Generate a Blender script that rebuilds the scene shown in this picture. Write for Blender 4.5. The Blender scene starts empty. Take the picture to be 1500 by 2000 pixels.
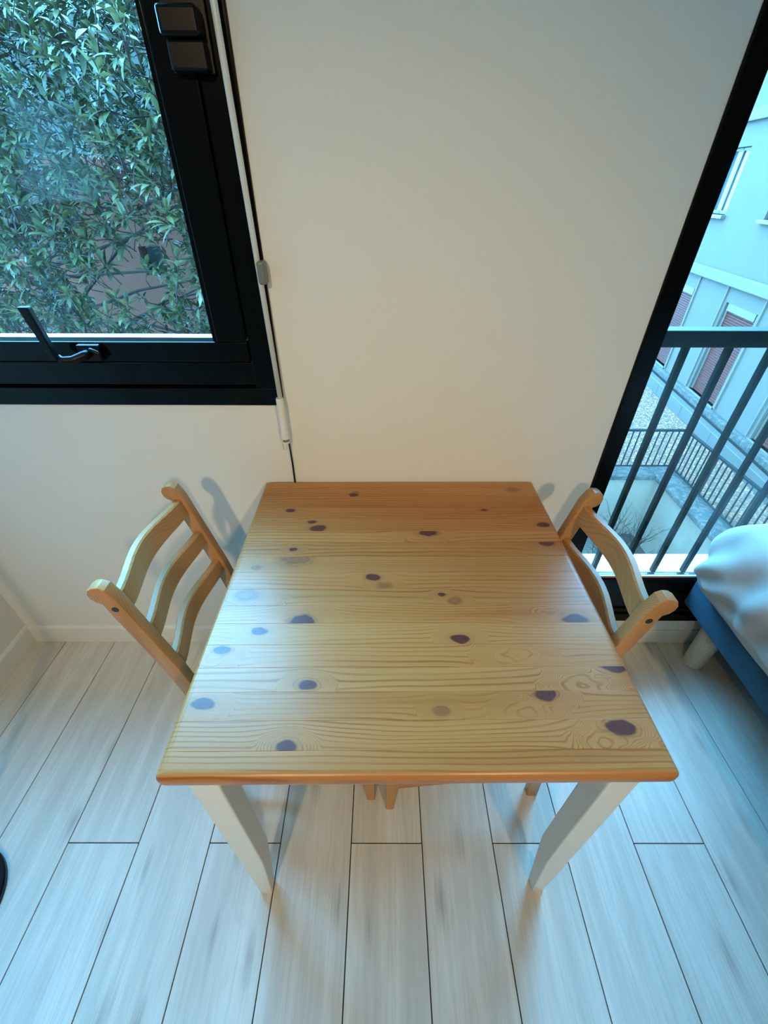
import bpy, bmesh, math, random
from mathutils import Vector, Matrix, noise as mnoise

scene = bpy.context.scene
COL = scene.collection
random.seed(7)
PI = math.pi

# ------------------------------------------------------------------ camera
FPX, PITCH, ROLL, YAW, CAMH = 836.3, 0.6533, -0.0041, 0.0023, 1.4055
cd = bpy.data.cameras.new('camera')
cam = bpy.data.objects.new('camera', cd)
COL.objects.link(cam)
cd.sensor_fit = 'HORIZONTAL'
cd.sensor_width = 36.0
cd.lens = 36.0 * FPX / 1500.0
cd.clip_start = 0.02
F = Vector((math.sin(YAW) * math.cos(PITCH), math.cos(YAW) * math.cos(PITCH), -math.sin(PITCH)))
R0 = Vector((math.cos(YAW), -math.sin(YAW), 0))
D0 = F.cross(R0)
Rv = R0 * math.cos(ROLL) + D0 * math.sin(ROLL)
Dv = -R0 * math.sin(ROLL) + D0 * math.cos(ROLL)
M = Matrix((Rv, -Dv, -F)).transposed().to_4x4()
M.translation = Vector((0, 0, CAMH))
cam.matrix_world = M
scene.camera = cam

# ------------------------------------------------------------------ world, lights, exposure
SKY_COLOR = (0.15, 0.55, 1.0, 1)
SKY_STRENGTH = 54.0
LAMP_POWER = 100.0
LAMP_COLOR = (1.0, 0.74, 0.40)
EXPOSURE = 0.0

world = bpy.data.worlds.new('overcast_sky')
scene.world = world
world.use_nodes = True
bg = world.node_tree.nodes['Background']
bg.inputs[0].default_value = SKY_COLOR
bg.inputs[1].default_value = SKY_STRENGTH

vs = scene.view_settings
vs.view_transform = 'Standard'
vs.look = 'None'
vs.exposure = EXPOSURE
vs.gamma = 1.0
vs.use_curve_mapping = False


def lamp(name, loc, power, radius, aim=(0.05, 0.90, 0.42)):
    l = bpy.data.lights.new(name, 'SPOT')
    l.spot_size = math.radians(61)
    l.spot_blend = 1.0
    l.energy = power
    l.color = LAMP_COLOR
    l.shadow_soft_size = radius
    o = bpy.data.objects.new(name, l)
    COL.objects.link(o)
    o.location = loc
    o.rotation_euler = (Vector(aim) - Vector(loc)).to_track_quat('-Z', 'Y').to_euler()
    return o


lamp('ceiling_lamp_light', (-0.54, -1.65, 2.30), LAMP_POWER * 1.2, 0.06, (-0.30, 0.95, 0.45))
lamp('ceiling_lamp_light', (0.78, -1.65, 2.30), LAMP_POWER, 0.06)


def portal(name, x0, x1, z0, z1, y):
    l = bpy.data.lights.new(name, 'AREA')
    l.shape = 'RECTANGLE'
    l.size = x1 - x0
    l.size_y = z1 - z0
    l.cycles.is_portal = True
    o = bpy.data.objects.new(name, l)
    COL.objects.link(o)
    o.location = ((x0 + x1) / 2, y, (z0 + z1) / 2)
    o.rotation_euler = (-PI / 2, 0, 0)     # faces into the room (-y)
    return o


portal('window_portal', -1.20, -0.37, 1.12, 2.34, 1.075)
portal('door_portal', 0.63, 2.45, 0.35, 2.34, 1.075)


# ------------------------------------------------------------------ helpers
def setp(o, label=None, cat=None, group=None, kind=None):
    if label: o['label'] = label
    if cat: o['category'] = cat
    if group: o['group'] = group
    if kind: o['kind'] = kind
    return o


def empty(name, loc=(0, 0, 0), rz=0.0, parent=None):
    o = bpy.data.objects.new(name, None)
    o.empty_display_size = 0.05
    COL.objects.link(o)
    o.location = loc
    o.rotation_euler = (0, 0, rz)
    o.parent = parent
    return o


def link(name, me, mat=None, parent=None, smooth=False):
    if mat is not None and not me.materials:
        me.materials.append(mat)
    if smooth:
        for p in me.polygons: p.use_smooth = True
    o = bpy.data.objects.new(name, me)
    COL.objects.link(o)
    o.parent = parent
    return o


def bm_mesh(bm, name):
    bmesh.ops.recalc_face_normals(bm, faces=bm.faces)
    me = bpy.data.meshes.new(name)
    bm.to_mesh(me)
    bm.free()
    return me


def bm_box(bm, x0, x1, y0, y1, z0, z1):
    vs_ = [bm.verts.new(c) for c in ((x0, y0, z0), (x1, y0, z0), (x1, y1, z0), (x0, y1, z0),
                                     (x0, y0, z1), (x1, y0, z1), (x1, y1, z1), (x0, y1, z1))]
    for f in ((0, 3, 2, 1), (4, 5, 6, 7), (0, 1, 5, 4), (1, 2, 6, 5), (2, 3, 7, 6), (3, 0, 4, 7)):
        bm.faces.new([vs_[i] for i in f])
    return vs_


def bevel_all(bm, w, seg=2, angle=0.5):
    if w <= 0: return
    es = [e for e in bm.edges if len(e.link_faces) == 2 and e.calc_face_angle(0) > angle]
    bmesh.ops.bevel(bm, geom=es, offset=w, segments=seg, profile=0.5, affect='EDGES', clamp_overlap=True)


def box(name, x0, x1, y0, y1, z0, z1, mat, parent=None, bev=0.0, seg=2):
    bm = bmesh.new()
    bm_box(bm, x0, x1, y0, y1, z0, z1)
    bmesh.ops.recalc_face_normals(bm, faces=bm.faces)
    bevel_all(bm, bev, seg)
    return link(name, bm_mesh(bm, name), mat, parent)


def boxes(name, lst, mat, parent=None, bev=0.0):
    bm = bmesh.new()
    for b in lst: bm_box(bm, *b)
    bmesh.ops.recalc_face_normals(bm, faces=bm.faces)
    bevel_all(bm, bev)
    return link(name, bm_mesh(bm, name), mat, parent)


def prism(bm, outline, axis, a0, a1):
    """outline: list of 2D points; axis: extrusion axis ('x','y','z')"""
    def P(u, v, a):
        return {'x': (a, u, v), 'y': (u, a, v), 'z': (u, v, a)}[axis]
    A = [bm.verts.new(P(u, v, a0)) for u, v in outline]
    B = [bm.verts.new(P(u, v, a1)) for u, v in outline]
    n = len(A)
    bm.faces.new(A); bm.faces.new(B[::-1])
    for i in range(n):
        j = (i + 1) % n
        bm.faces.new([A[j], A[i], B[i], B[j]])


def lathe(bm, prof, seg=24, cx=0, cy=0):
    rings = []
    for r, z in prof:
        if r < 1e-6:
            rings.append([bm.verts.new((cx, cy, z))])
        else:
            rings.append([bm.verts.new((cx + r * math.cos(2 * PI * i / seg), cy + r * math.sin(2 * PI * i / seg), z)) for i in range(seg)])
    for a, b in zip(rings, rings[1:]):
        for i in range(seg):
            j = (i + 1) % seg
            if len(a) == 1 and len(b) == 1: continue
            if len(a) == 1: bm.faces.new([a[0], b[j], b[i]])
            elif len(b) == 1: bm.faces.new([a[i], a[j], b[0]])
            else: bm.faces.new([a[i], a[j], b[j], b[i]])


def tube(bm, pts, radii, seg=8, caps=True):
    rings = []
    pts = [Vector(p) for p in pts]
    if not hasattr(radii, '__len__'): radii = [radii] * len(pts)
    for i, p in enumerate(pts):
        t = (pts[min(i + 1, len(pts) - 1)] - pts[max(i - 1, 0)]).normalized()
        up = Vector((0, 0, 1)) if abs(t.z) < 0.9 else Vector((1, 0, 0))
        u = t.cross(up).normalized(); v = t.cross(u)
        rings.append([bm.verts.new(p + (u * math.cos(2 * PI * k / seg) + v * math.sin(2 * PI * k / seg)) * radii[i]) for k in range(seg)])
    for a, b in zip(rings, rings[1:]):
        for i in range(seg):
            j = (i + 1) % seg
            bm.faces.new([a[i], a[j], b[j], b[i]])
    if caps:
        bm.faces.new(rings[0][::-1]); bm.faces.new(rings[-1])


def shade_auto(o, angle=0.6):
    me = o.data
    for p in me.polygons: p.use_smooth = True
    me.set_sharp_from_angle(angle=angle)
    return o


# ------------------------------------------------------------------ material helpers
class NT:
    def __init__(self, name):
        self.mat = bpy.data.materials.new(name)
        self.mat.use_nodes = True
        self.t = self.mat.node_tree
        self.bsdf = self.t.nodes['Principled BSDF']

    def node(self, kind, **props):
        n = self.t.nodes.new(kind)
        for k, v in props.items(): setattr(n, k, v)
        return n

    def put(self, sock, v):
        if v is None: return
        if isinstance(v, bpy.types.NodeSocket): self.t.links.new(v, sock)
        else: sock.default_value = v

    def math(self, op, a, b=None, c=None, clamp=False):
        n = self.node('ShaderNodeMath', operation=op)
        n.use_clamp = clamp
        self.put(n.inputs[0], a); self.put(n.inputs[1], b); self.put(n.inputs[2], c)
        return n.outputs[0]

    def sstep(self, v, lo, hi, a=0.0, b=1.0):
        n = self.node('ShaderNodeMapRange', interpolation_type='SMOOTHSTEP')
        self.put(n.inputs['Value'], v); self.put(n.inputs['From Min'], lo); self.put(n.inputs['From Max'], hi)
        self.put(n.inputs['To Min'], a); self.put(n.inputs['To Max'], b)
        return n.outputs[0]

    def comb(self, x, y, z):
        n = self.node('ShaderNodeCombineXYZ')
        self.put(n.inputs[0], x); self.put(n.inputs[1], y); self.put(n.inputs[2], z)
        return n.outputs[0]

    def noise(self, vec, scale=1.0, detail=2.0, rough=0.5, w=None):
        n = self.node('ShaderNodeTexNoise')
        self.put(n.inputs['Vector'], vec)
        n.inputs['Scale'].default_value = scale
        n.inputs['Detail'].default_value = detail
        n.inputs['Roughness'].default_value = rough
        return n.outputs[0]

    def mix(self, fac, a, b, mode='MIX'):
        n = self.node('ShaderNodeMix', data_type='RGBA', blend_type=mode)
        self.put(n.inputs[0], fac)
        self.put(n.inputs[6], a if isinstance(a, bpy.types.NodeSocket) else (*a, 1))
        self.put(n.inputs[7], b if isinstance(b, bpy.types.NodeSocket) else (*b, 1))
        return n.outputs[2]

    def coord(self, which='Object', rand=False):
        c = self.node('ShaderNodeTexCoord').outputs[which]
        if rand:
            r = self.node('ShaderNodeObjectInfo').outputs['Random']
            off = self.comb(self.math('MULTIPLY', r, 37.0), self.math('MULTIPLY', r, 91.0), self.math('MULTIPLY', r, 53.0))
            n = self.node('ShaderNodeVectorMath', operation='ADD')
            self.put(n.inputs[0], c); self.put(n.inputs[1], off)
            c = n.outputs[0]
        s = self.node('ShaderNodeSeparateXYZ')
        self.put(s.inputs[0], c)
        return c, s.outputs[0], s.outputs[1], s.outputs[2]

    def bump(self, h, strength=0.2, dist=0.001):
        n = self.node('ShaderNodeBump')
        n.inputs['Strength'].default_value = strength
        n.inputs['Distance'].default_value = dist
        self.put(n.inputs['Height'], h)
        self.put(self.bsdf.inputs['Normal'], n.outputs[0])

    def set(self, **kw):
        for k, v in kw.items():
            s = self.bsdf.inputs[k.replace('_', ' ')]
            self.put(s, (*v, 1) if isinstance(v, tuple) and len(v) == 3 else v)
        return self.mat


def plain(name, col, rough=0.5, var=0.08, scale=30, bump=0.0, bdist=0.001, metallic=0.0, spec=0.5):
    m = NT(name)
    c, x, y, z = m.coord('Object')
    n = m.noise(c, scale, 4)
    lo = tuple(max(0, v * (1 - var)) for v in col); hi = tuple(min(1, v * (1 + var)) for v in col)
    m.set(Base_Color=m.mix(n, lo, hi), Roughness=rough, Metallic=metallic)
    m.bsdf.inputs['Specular IOR Level'].default_value = spec
    if bump: m.bump(m.noise(c, scale * 6, 3), bump, bdist)
    return m.mat


def pine(name, axis='x', knots=(), base=(0.56, 0.315, 0.125), shift=0.0, rand=False, rough=0.30, lam=0.0075, seedz=0.0, tone=0.0, ls=1.0, spec=0.32):
    m = NT(name)
    c, x, y, z = m.coord('Object', rand)
    a, b, d = {'x': (x, y, z), 'y': (y, x, z), 'z': (z, x, y)}[axis]
    zz = m.math('ADD', d, seedz * 3.7 + 0.31)
    b2 = m.math('ADD', b, m.math('MULTIPLY', d, 0.8)) if axis != 'x' or rand else b
    # slow waviness of the annual rings
    w = m.noise(m.comb(m.math('MULTIPLY', a, 2.2), m.math('MULTIPLY', b2, 10.0), m.math('MULTIPLY', zz, 10)), 1.0, 2)
    psi = m.math('ADD', b2, m.math('MULTIPLY', m.math('SUBTRACT', w, 0.5), 0.030))
    masks = None
    rims = None
    for kx, ky, r, kind in knots:
        dx = m.math('DIVIDE', m.math('SUBTRACT', a, kx), 1.75)
        dy = m.math('SUBTRACT', b, ky)
        d2 = m.math('ADD', m.math('MULTIPLY', dx, dx), m.math('MULTIPLY', dy, dy))
        RR = r * 1.7
        flow = m.math('MULTIPLY', dy, m.math('DIVIDE', RR * RR, m.math('MAXIMUM', d2, RR * RR)))
        psi = m.math('SUBTRACT', psi, m.math('MULTIPLY', flow, 0.85))
        dist = m.math('SQRT', d2)
        wob = m.noise(m.comb(m.math('MULTIPLY', a, 38), m.math('MULTIPLY', b, 62), kx * 31), 1.0, 1)
        dist = m.math('ADD', dist, m.math('MULTIPLY', m.math('SUBTRACT', wob, 0.5), r * (0.8 if kind != 'ring' else 1.1)))
        rf = m.sstep(dist, r * 1.2, r * 2.9, 0.95, 0.0)
        psi = m.math('ADD', m.math('MULTIPLY', psi, m.math('SUBTRACT', 1.0, rf)), m.math('MULTIPLY', m.math('MULTIPLY', dist, 0.75), rf))
        if kind != 'ring':
            k = m.sstep(dist, r * 0.72, r * 1.02, 1.0, 0.0)
            if kind == 'pale': k = m.math('MULTIPLY', k, 0.35)
            masks = k if masks is None else m.math('MAXIMUM', masks, k)
            q = m.sstep(dist, r * 0.95, r * 1.6, 0.38, 0.0)
            rims = q if rims is None else m.math('MAXIMUM', rims, q)
    lamn = m.noise(m.comb(m.math('MULTIPLY', a, 0.6), m.math('MULTIPLY', b2, 16), m.math('ADD', zz, 4.4)), 1.0, 1)
    ph = m.math('ADD', m.math('MULTIPLY', psi, 2 * PI / lam), m.math('MULTIPLY', lamn, 9.0))
    s = m.math('SINE', m.math('ADD', ph, shift))
    line = m.sstep(s, 0.25, 1.0, 0.0, 1.0)
    vary = m.noise(m.comb(m.math('MULTIPLY', a, 3), m.math('MULTIPLY', b2, 45), zz), 1.0, 2)
    line = m.math('MULTIPLY', line, m.sstep(vary, 0.30, 0.68, 0.20 * ls, 0.88 * ls))
    fibre = m.noise(m.comb(m.math('MULTIPLY', a, 14), m.math('MULTIPLY', b2, 480), m.math('MULTIPLY', zz, 480)), 1.0, 2)
    streak = m.noise(m.comb(m.math('MULTIPLY', a, 1.3), m.math('MULTIPLY', b2, 26), m.math('ADD', zz, 9.1)), 1.0, 2)
    dark = (base[0] * 0.60, base[1] * 0.42, base[2] * 0.30)
    red = (base[0] * 0.86, base[1] * 0.66, base[2] * 0.55)
    light = (min(1, base[0] * 1.12), base[1] * 1.16, base[2] * 1.25)
    col = m.mix(m.sstep(streak, 0.36, 0.66), light, base)
    col = m.mix(m.sstep(streak, 0.60, 0.74, 0.0, 0.7), col, red)
    col = m.mix(line, col, dark)
    col = m.mix(m.sstep(fibre, 0.35, 0.75, 0.0, 0.16), col, dark)
    if tone: col = m.mix(abs(tone), col, red if tone > 0 else light)
    if masks is not None:
        col = m.mix(rims, col, (0.27, 0.105, 0.04))
        kn = m.noise(c, 160, 3)
        kcol = m.mix(kn, (0.060, 0.016, 0.015), (0.150, 0.045, 0.032))
        col = m.mix(masks, col, kcol)
    m.set(Base_Color=col, Roughness=m.sstep(fibre, 0.2, 0.8, rough - 0.03, rough + 0.06))
    m.bsdf.inputs['Specular IOR Level'].default_value = spec
    m.bump(m.math('ADD', fibre, m.math('MULTIPLY', line, 0.6)), 0.05, 0.0006)
    return m.mat


def glass_mat(name, tint=(0.90, 0.97, 0.98)):
    m = bpy.data.materials.new(name)
    m.use_nodes = True
    t = m.node_tree
    t.nodes.clear()
    out = t.nodes.new('ShaderNodeOutputMaterial')
    mix = t.nodes.new('ShaderNodeMixShader')
    tr = t.nodes.new('ShaderNodeBsdfTransparent'); tr.inputs[0].default_value = (*tint, 1)
    gl = t.nodes.new('ShaderNodeBsdfGlossy'); gl.inputs['Roughness'].default_value = 0.02
    fr = t.nodes.new('ShaderNodeFresnel')
    ge = t.nodes.new('ShaderNodeNewGeometry')
    mr = t.nodes.new('ShaderNodeMapRange')          # same reflectance on both faces of the slab
    mr.inputs['To Min'].default_value = 1.45; mr.inputs['To Max'].default_value = 1 / 1.45
    t.links.new(ge.outputs['Backfacing'], mr.inputs['Value'])
    t.links.new(mr.outputs[0], fr.inputs[0])
    t.links.new(fr.outputs[0], mix.inputs[0])
    t.links.new(tr.outputs[0], mix.inputs[1])
    t.links.new(gl.outputs[0], mix.inputs[2])
    t.links.new(mix.outputs[0], out.inputs[0])
    return m


def wall_mat():
    m = NT('painted_plaster')
    c, x, y, z = m.coord('Object')
    n = m.noise(c, 2.0, 3)
    m.set(Base_Color=m.mix(n, (0.70, 0.685, 0.64), (0.74, 0.73, 0.69)), Roughness=0.6)
    m.bump(m.noise(c, 420, 2), 0.12, 0.0008)
    return m.mat


def floor_mat():
    m = NT('whitewashed_oak_laminate')
    c, x, y, z = m.coord('Object', True)
    g = m.noise(m.comb(m.math('MULTIPLY', x, 22), m.math('MULTIPLY', y, 1.6), z), 1.0, 4, 0.6)
    f = m.noise(m.comb(m.math('MULTIPLY', x, 240), m.math('MULTIPLY', y, 7), z), 1.0, 3, 0.6)
    # soft cathedral grain
    w = m.noise(m.comb(m.math('MULTIPLY', x, 5), m.math('MULTIPLY', y, 1.4), z), 1.0, 2)
    rings = m.math('SINE', m.math('MULTIPLY', w, 95))
    # smoky knots
    v = m.node('ShaderNodeTexVoronoi', voronoi_dimensions='2D')
    m.put(v.inputs['Vector'], m.comb(m.math('ADD', m.math('MULTIPLY', x, 9.0), m.math('MULTIPLY', g, 0.5)), m.math('MULTIPLY', y, 2.3), 0.0))
    v.inputs['Scale'].default_value = 1.0
    v.inputs['Randomness'].default_value = 1.0
    pick = m.node('ShaderNodeSeparateColor'); m.put(pick.inputs[0], v.outputs['Color'])
    sel = m.sstep(pick.outputs[0], 0.42, 0.50)
    kn = m.math('MULTIPLY', m.sstep(m.math('ADD', v.outputs['Distance'], m.math('MULTIPLY', g, 0.20)), 0.08, 0.27, 1.0, 0.0), sel)
    base = m.mix(m.sstep(g, 0.3, 0.7), (0.70, 0.67, 0.60), (0.56, 0.535, 0.475))
    base = m.mix(m.sstep(f, 0.42, 0.72, 0.0, 0.42), base, (0.47, 0.44, 0.38))
    base = m.mix(m.sstep(rings, 0.35, 1.0, 0.0, 0.10), base, (0.45, 0.42, 0.36))
    base = m.mix(m.math('MULTIPLY', kn, m.sstep(f, 0.25, 0.65, 0.28, 0.75)), base, (0.30, 0.28, 0.245))
    m.set(Base_Color=base, Roughness=m.sstep(f, 0.2, 0.8, 0.36, 0.46))
    m.bump(f, 0.06, 0.0006)
    return m.mat


M_WALL = wall_mat()
M_FLOOR = floor_mat()
M_GAP = plain('dark_joint', (0.02, 0.02, 0.02), 0.8)
M_CEIL = plain('ceiling_paint', (0.62, 0.58, 0.50), 0.7)
M_WARM = plain('warm_beige_paint', (0.42, 0.34, 0.25), 0.7)
M_SKIRT = plain('white_skirting_paint', (0.72, 0.72, 0.68), 0.35, 0.04, 12)
M_BLACK = plain('black_frame_paint', (0.0025, 0.0028, 0.003), 0.16, 0.3, 40, 0.02, spec=0.18)
M_HANDLE = plain('black_handle_metal', (0.003, 0.0034, 0.004), 0.34, 0.2, 60, spec=0.22)
M_GLASS = glass_mat('window_glass')
M_WHITE = plain('white_table_paint', (0.74, 0.72, 0.65), 0.38, 0.05, 14, 0.04)
M_CHAIR = [pine('varnished_pine_' + a, a, (), (0.45, 0.215, 0.075), rand=True, rough=0.34, lam=0.0045, ls=0.5) for a in 'xyz']
M_CHX, M_CHY, M_CHZ = M_CHAIR
M_PLUG = plain('dark_plug', (0.03, 0.018, 0.012), 0.4)
M_ROD = plain('white_plastic', (0.70, 0.68, 0.62), 0.35, 0.05, 20)
M_CLIP = plain('grey_plastic_clip', (0.16, 0.16, 0.15), 0.4)
M_SILL = plain('pale_stone_sill', (0.609, 0.348, 0.2349), 0.6, 0.12, 20, 0.1)
M_RAIL = plain('grey_railing_paint', (0.0075, 0.0065, 0.0055), 0.40, 0.2, 30, spec=0.3)

# ------------------------------------------------------------------ room shell
WL, WR, WB, CEIL = -1.344, 2.60, -3.0, 2.50     # left wall, right wall, rear wall, ceiling
YL, YC, YO = 1.020, 1.008, 1.22                 # left wall face, centre wall face, outer face
XS, XD = -0.247, 0.588                          # centre wall edges
WZ0, WZ1 = 0.969, 2.44                          # window sill line and head
DZ0, DZ1 = 0.140, 2.40

o = box('floor', WL - .1, WR + .1, WB - .1, YO, -0.12, -0.0065, M_GAP)
setp(o, 'pale whitewashed oak laminate floor laid in long planks', 'floor', kind='structure')
FLOOR = o
PW, PX0, PL = 0.1899, -0.4633, 1.292
GAPW = 0.0026
bm = bmesh.new()
bm_box(bm, GAPW / 2, PW - GAPW / 2, GAPW / 2, PL - GAPW / 2, -0.0063, 0.0)
bmesh.ops.recalc_face_normals(bm, faces=bm.faces)
bevel_all(bm, 0.0006, 1)
plank_me = bm_mesh(bm, 'plank')
plank_me.materials.append(M_FLOOR)


def cut_plank(x0, x1, y0, y1):
    bm = bmesh.new()
    bm_box(bm, x0 + GAPW / 2, x1 - GAPW / 2, y0 + GAPW / 2, y1 - GAPW / 2, -0.0063, 0.0)
    bmesh.ops.recalc_face_normals(bm, faces=bm.faces)
    bevel_all(bm, 0.0006, 1)
    me = bm_mesh(bm, 'plank'); me.materials.append(M_FLOOR)
    return me


for k in range(-5, 17):
    x0 = PX0 + k * PW
    seam = 0.3728 if k % 2 == 0 else 0.3728 - PL * 0.5
    for j in range(-3, 3):
        y0 = seam + j * PL
        y1 = y0 + PL
        cx0, cx1 = max(x0, WL), min(x0 + PW, WR)
        cy0, cy1 = max(y0, WB), min(y1, YC + 0.004)
        if cx1 - cx0 < 0.01 or cy1 - cy0 < 0.01: continue
        full = (cx1 - cx0) > PW - 1e-4 and (cy1 - cy0) > PL - 1e-4
        if full:
            p = link('plank', plank_me, None, FLOOR)
            p.location = (x0, y0, 0)
        else:
            p = link('plank', cut_plank(cx0 - x0, cx1 - x0, cy0 - y0, cy1 - y0), None, FLOOR)
            p.location = (x0, y0, 0)

o = boxes('wall_back', [(WL - .1, XS, YL, YO, 0, WZ0), (WL - .1, XS, YL, YO, WZ1, CEIL), (WL - .1, WL + 0.03, YL, YO, WZ0, WZ1),
                        (XD, WR + .1, YC, YO, DZ1, CEIL), (2.50, WR + .1, YC, YO, 0, DZ1)], M_WALL)
setp(o, 'white painted back wall around the black framed window', 'wall', kind='structure')
o = box('wall_centre', XS, XD, YC, YO, 0, CEIL, M_WALL, bev=0.0025)
setp(o, 'white wall between the window and the glazed door', 'wall', kind='structure')
o = box('wall_left', WL - .12, WL, WB, YL, 0, CEIL, M_WALL)
setp(o, 'white side wall at the left of the room', 'wall', kind='structure')
o = box('wall_right', WR, WR + .12, WB, YC, 0, CEIL, M_WARM)
setp(o, 'beige side wall beyond the bed', 'wall', kind='structure')
o = box('wall_rear', WL, WR, WB - .12, WB, 0, CEIL, M_WARM)
setp(o, 'beige wall behind the viewer', 'wall', kind='structure')
o = box('ceiling', WL - .12, WR + .12, WB - .12, YO, CEIL, CEIL + .1, M_CEIL)
setp(o, 'white ceiling of the room', 'ceiling', kind='structure')


def skirting(name, pts2, axis, a0, a1, label):
    bm = bmesh.new()
    prism(bm, pts2, axis, a0, a1)
    o = link(name, bm_mesh(bm, name), M_SKIRT)
    setp(o, label, 'baseboard', kind='structure')


skirting('baseboard_back', [(YL, 0), (YL - .012, 0), (YL - .012, .078), (YL - .009, .085), (YL - .004, .088), (YL, .088)], 'x', WL + .012, XS,
         'white baseboard along the wall under the window')
skirting('baseboard_left', [(WL, 0), (WL + .012, 0), (WL + .012, .078), (WL + .009, .085), (WL + .004, .088), (WL, .088)], 'y', WB, YL,
         'white baseboard along the left side wall')
o = box('trim_1', XD, 2.50, YC, 1.10, 0.0, DZ0, M_SKIRT, bev=0.003)
setp(o, 'white threshold board under the glazed door', 'trim', kind='structure')
box('ledge_strip', XD, 2.50, YC - .006, YC, 0.074, 0.080, M_SKIRT, o, bev=0.002)

# ------------------------------------------------------------------ left window
w1 = empty('window_1', (0, 0, 0))
setp(w1, 'black framed window with a lever handle looking onto the leafy tree', 'window', kind='structure')
XW0 = WL + 0.03
XG = -0.377                                     # right edge of the glass
ft = YC - 0.004
boxes('outer_frame', [(XW0, XS, ft, YL + .10, WZ0, 1.012), (XW0, XS, ft, YL + .10, WZ1 - .06, WZ1), (XS - .060, XS, ft, YL + .10, 1.012, WZ1 - .06),
                      (XW0, XW0 + .05, ft, YL + .10, 1.012, WZ1 - .06), (XW0 + .05, XS - .06, YL + .02, YL + .09, 1.010, 1.022)], M_BLACK, w1, 0.0015)
box('sill_rail', XW0 + .05, XS - .060, ft, YL + .08, 1.021, 1.074, M_BLACK, w1, 0.002)
boxes('sash', [(XW0 + .055, XS - .062, ft - .006, 1.037, 1.077, 1.122), (XG, XS - .062, ft - .006, YL + .05, 1.122, WZ1 - .12),
               (XW0 + .055, XW0 + .11, ft - .006, YL + .05, 1.122, WZ1 - .12), (XW0 + .055, XS - .062, ft - .006, YL + .05, WZ1 - .12, WZ1 - .065)], M_BLACK, w1, 0.003)
boxes('glazing_bead', [(XG - .010, XG - .0015, ft + .002, YL + .02, 1.1225, WZ1 - .125)], M_BLACK, w1, 0.001)
box('pane', XW0 + .11, XG, 1.030, 1.034, 1.122, WZ1 - .12, M_GLASS, w1)
box('outer_sill', XW0, XS - .02, YL + .055, 1.165, 1.075, 1.096, M_SILL, w1, 0.004)
# lever handle
h = box('handle_base', -0.690, -0.640, ft - .018, ft - .006, 1.082, 1.118, M_HANDLE, w1, 0.003)
bm = bmesh.new()
tube(bm, [(-.664, ft - .014, 1.103), (-.672, ft - .026, 1.098), (-.695, ft - .036, 1.090), (-.716, ft - .040, 1.090), (-.724, ft - .040, 1.098)], [.009, .010, .010, .0095, .008], 10)
link('handle_arm', bm_mesh(bm, 'handle_arm'), M_HANDLE, h, True)
bm = bmesh.new()
bm_box(bm, -.738, -.716, ft - .050, ft - .034, 1.092, 1.206)
for v in bm.verts:
    if v.co.z < 1.1:
        v.co.x = -.727 + (v.co.x + .727) * .6
    else:
        v.co.y -= .016; v.co.x -= .006
bmesh.ops.recalc_face_normals(bm, faces=bm.faces)
bevel_all(bm, .003)
link('lever', bm_mesh(bm, 'lever'), M_HANDLE, h)
bm = bmesh.new()
tube(bm, [(-.668, ft - .012, 1.108), (-.655, ft - .022, 1.108), (-.644, ft - .024, 1.104), (-.638, ft - .022, 1.086)], [.005, .005, .005, .004], 8)
link('hook', bm_mesh(bm, 'hook'), M_HANDLE, h, True)
# hinge block
hb = box('hinge_block', -.345, -.283, ft - .040, ft - .006, 1.585, 1.620, M_HANDLE, w1, .006, 3)
box('hinge_knuckle', -.340, -.282, ft - .032, ft - .006, 1.548, 1.584, M_HANDLE, hb, .004)
box('hinge_plate', -.345, -.277, ft - .010, ft - .006, 1.548, 1.640, M_HANDLE, hb, .001)

# ------------------------------------------------------------------ glazed door on the right
d1 = empty('window_2', (0, 0, 0))
setp(d1, 'black framed full height glazing beside the bed', 'window', kind='structure')
boxes('outer_frame', [(XD, XD + .046, YC - .004, 1.10, DZ0, DZ1), (2.46, 2.50, YC - .004, 1.10, DZ0, DZ1), (XD + .046, 2.46, YC - .004, 1.10, DZ1 - .06, DZ1)], M_BLACK, d1, .003)
boxes('bottom_track', [(XD + .046, 2.46, YC - .006, 1.06, DZ0, .178), (XD + .046, 2.46, YC + .002, 1.06, .1785, .186), (XD + .046, 2.46, YC - .002, 1.06, .1865, .204)], M_BLACK, d1, .001)
box('bottom_rail', XD + .046, 2.46, YC + .004, 1.05, .2045, .346, M_BLACK, d1, .003)
box('gasket', XD + .046, 2.46, YC + .012, 1.028, .3465, .354, M_SILL, d1, .001)
box('pane', XD + .046, 2.46, 1.034, 1.040, .350, DZ1 - .06, M_GLASS, d1)
box('outer_sill', XD, 2.50, 1.103, 1.30, .150, .198, M_SILL, d1, .004)

# ------------------------------------------------------------------ balcony railing outside the door
br = empty('balcony_railing', (0.6, 1.2, .198))
setp(br, 'grey metal guard railing with upright bars outside the glazed door', 'railing')
bx0 = .824 - .1185 - .6
boxes('top_rail', [(-.05, 1.95, -.022, .022, .862, .906)], M_RAIL, br, .003)
bm = bmesh.new(); bm_box(bm, -.0085, .0085, -.0085, .0085, 0, .864); bmesh.ops.recalc_face_normals(bm, faces=bm.faces); bevel_all(bm, .0015, 1)
bar_me = bm_mesh(bm, 'bar'); bar_me.materials.append(M_RAIL)
for k in range(16):
    b = link('bar', bar_me, None, br); b.location = (bx0 + k * .1185, 0, 0)
for x in (-.03, 1.93): box('post', x - .015, x + .015, -.015, .015, 0, .864, M_RAIL, br, .002)

o = box('added_overhang', .30, 3.2, YO, 2.15, 2.46, 2.62, M_SILL)  # unseen slab added to cut the daylight entering through the door
setp(o, 'added unseen overhang cutting daylight above the glazed door', 'slab', kind='structure')

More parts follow.
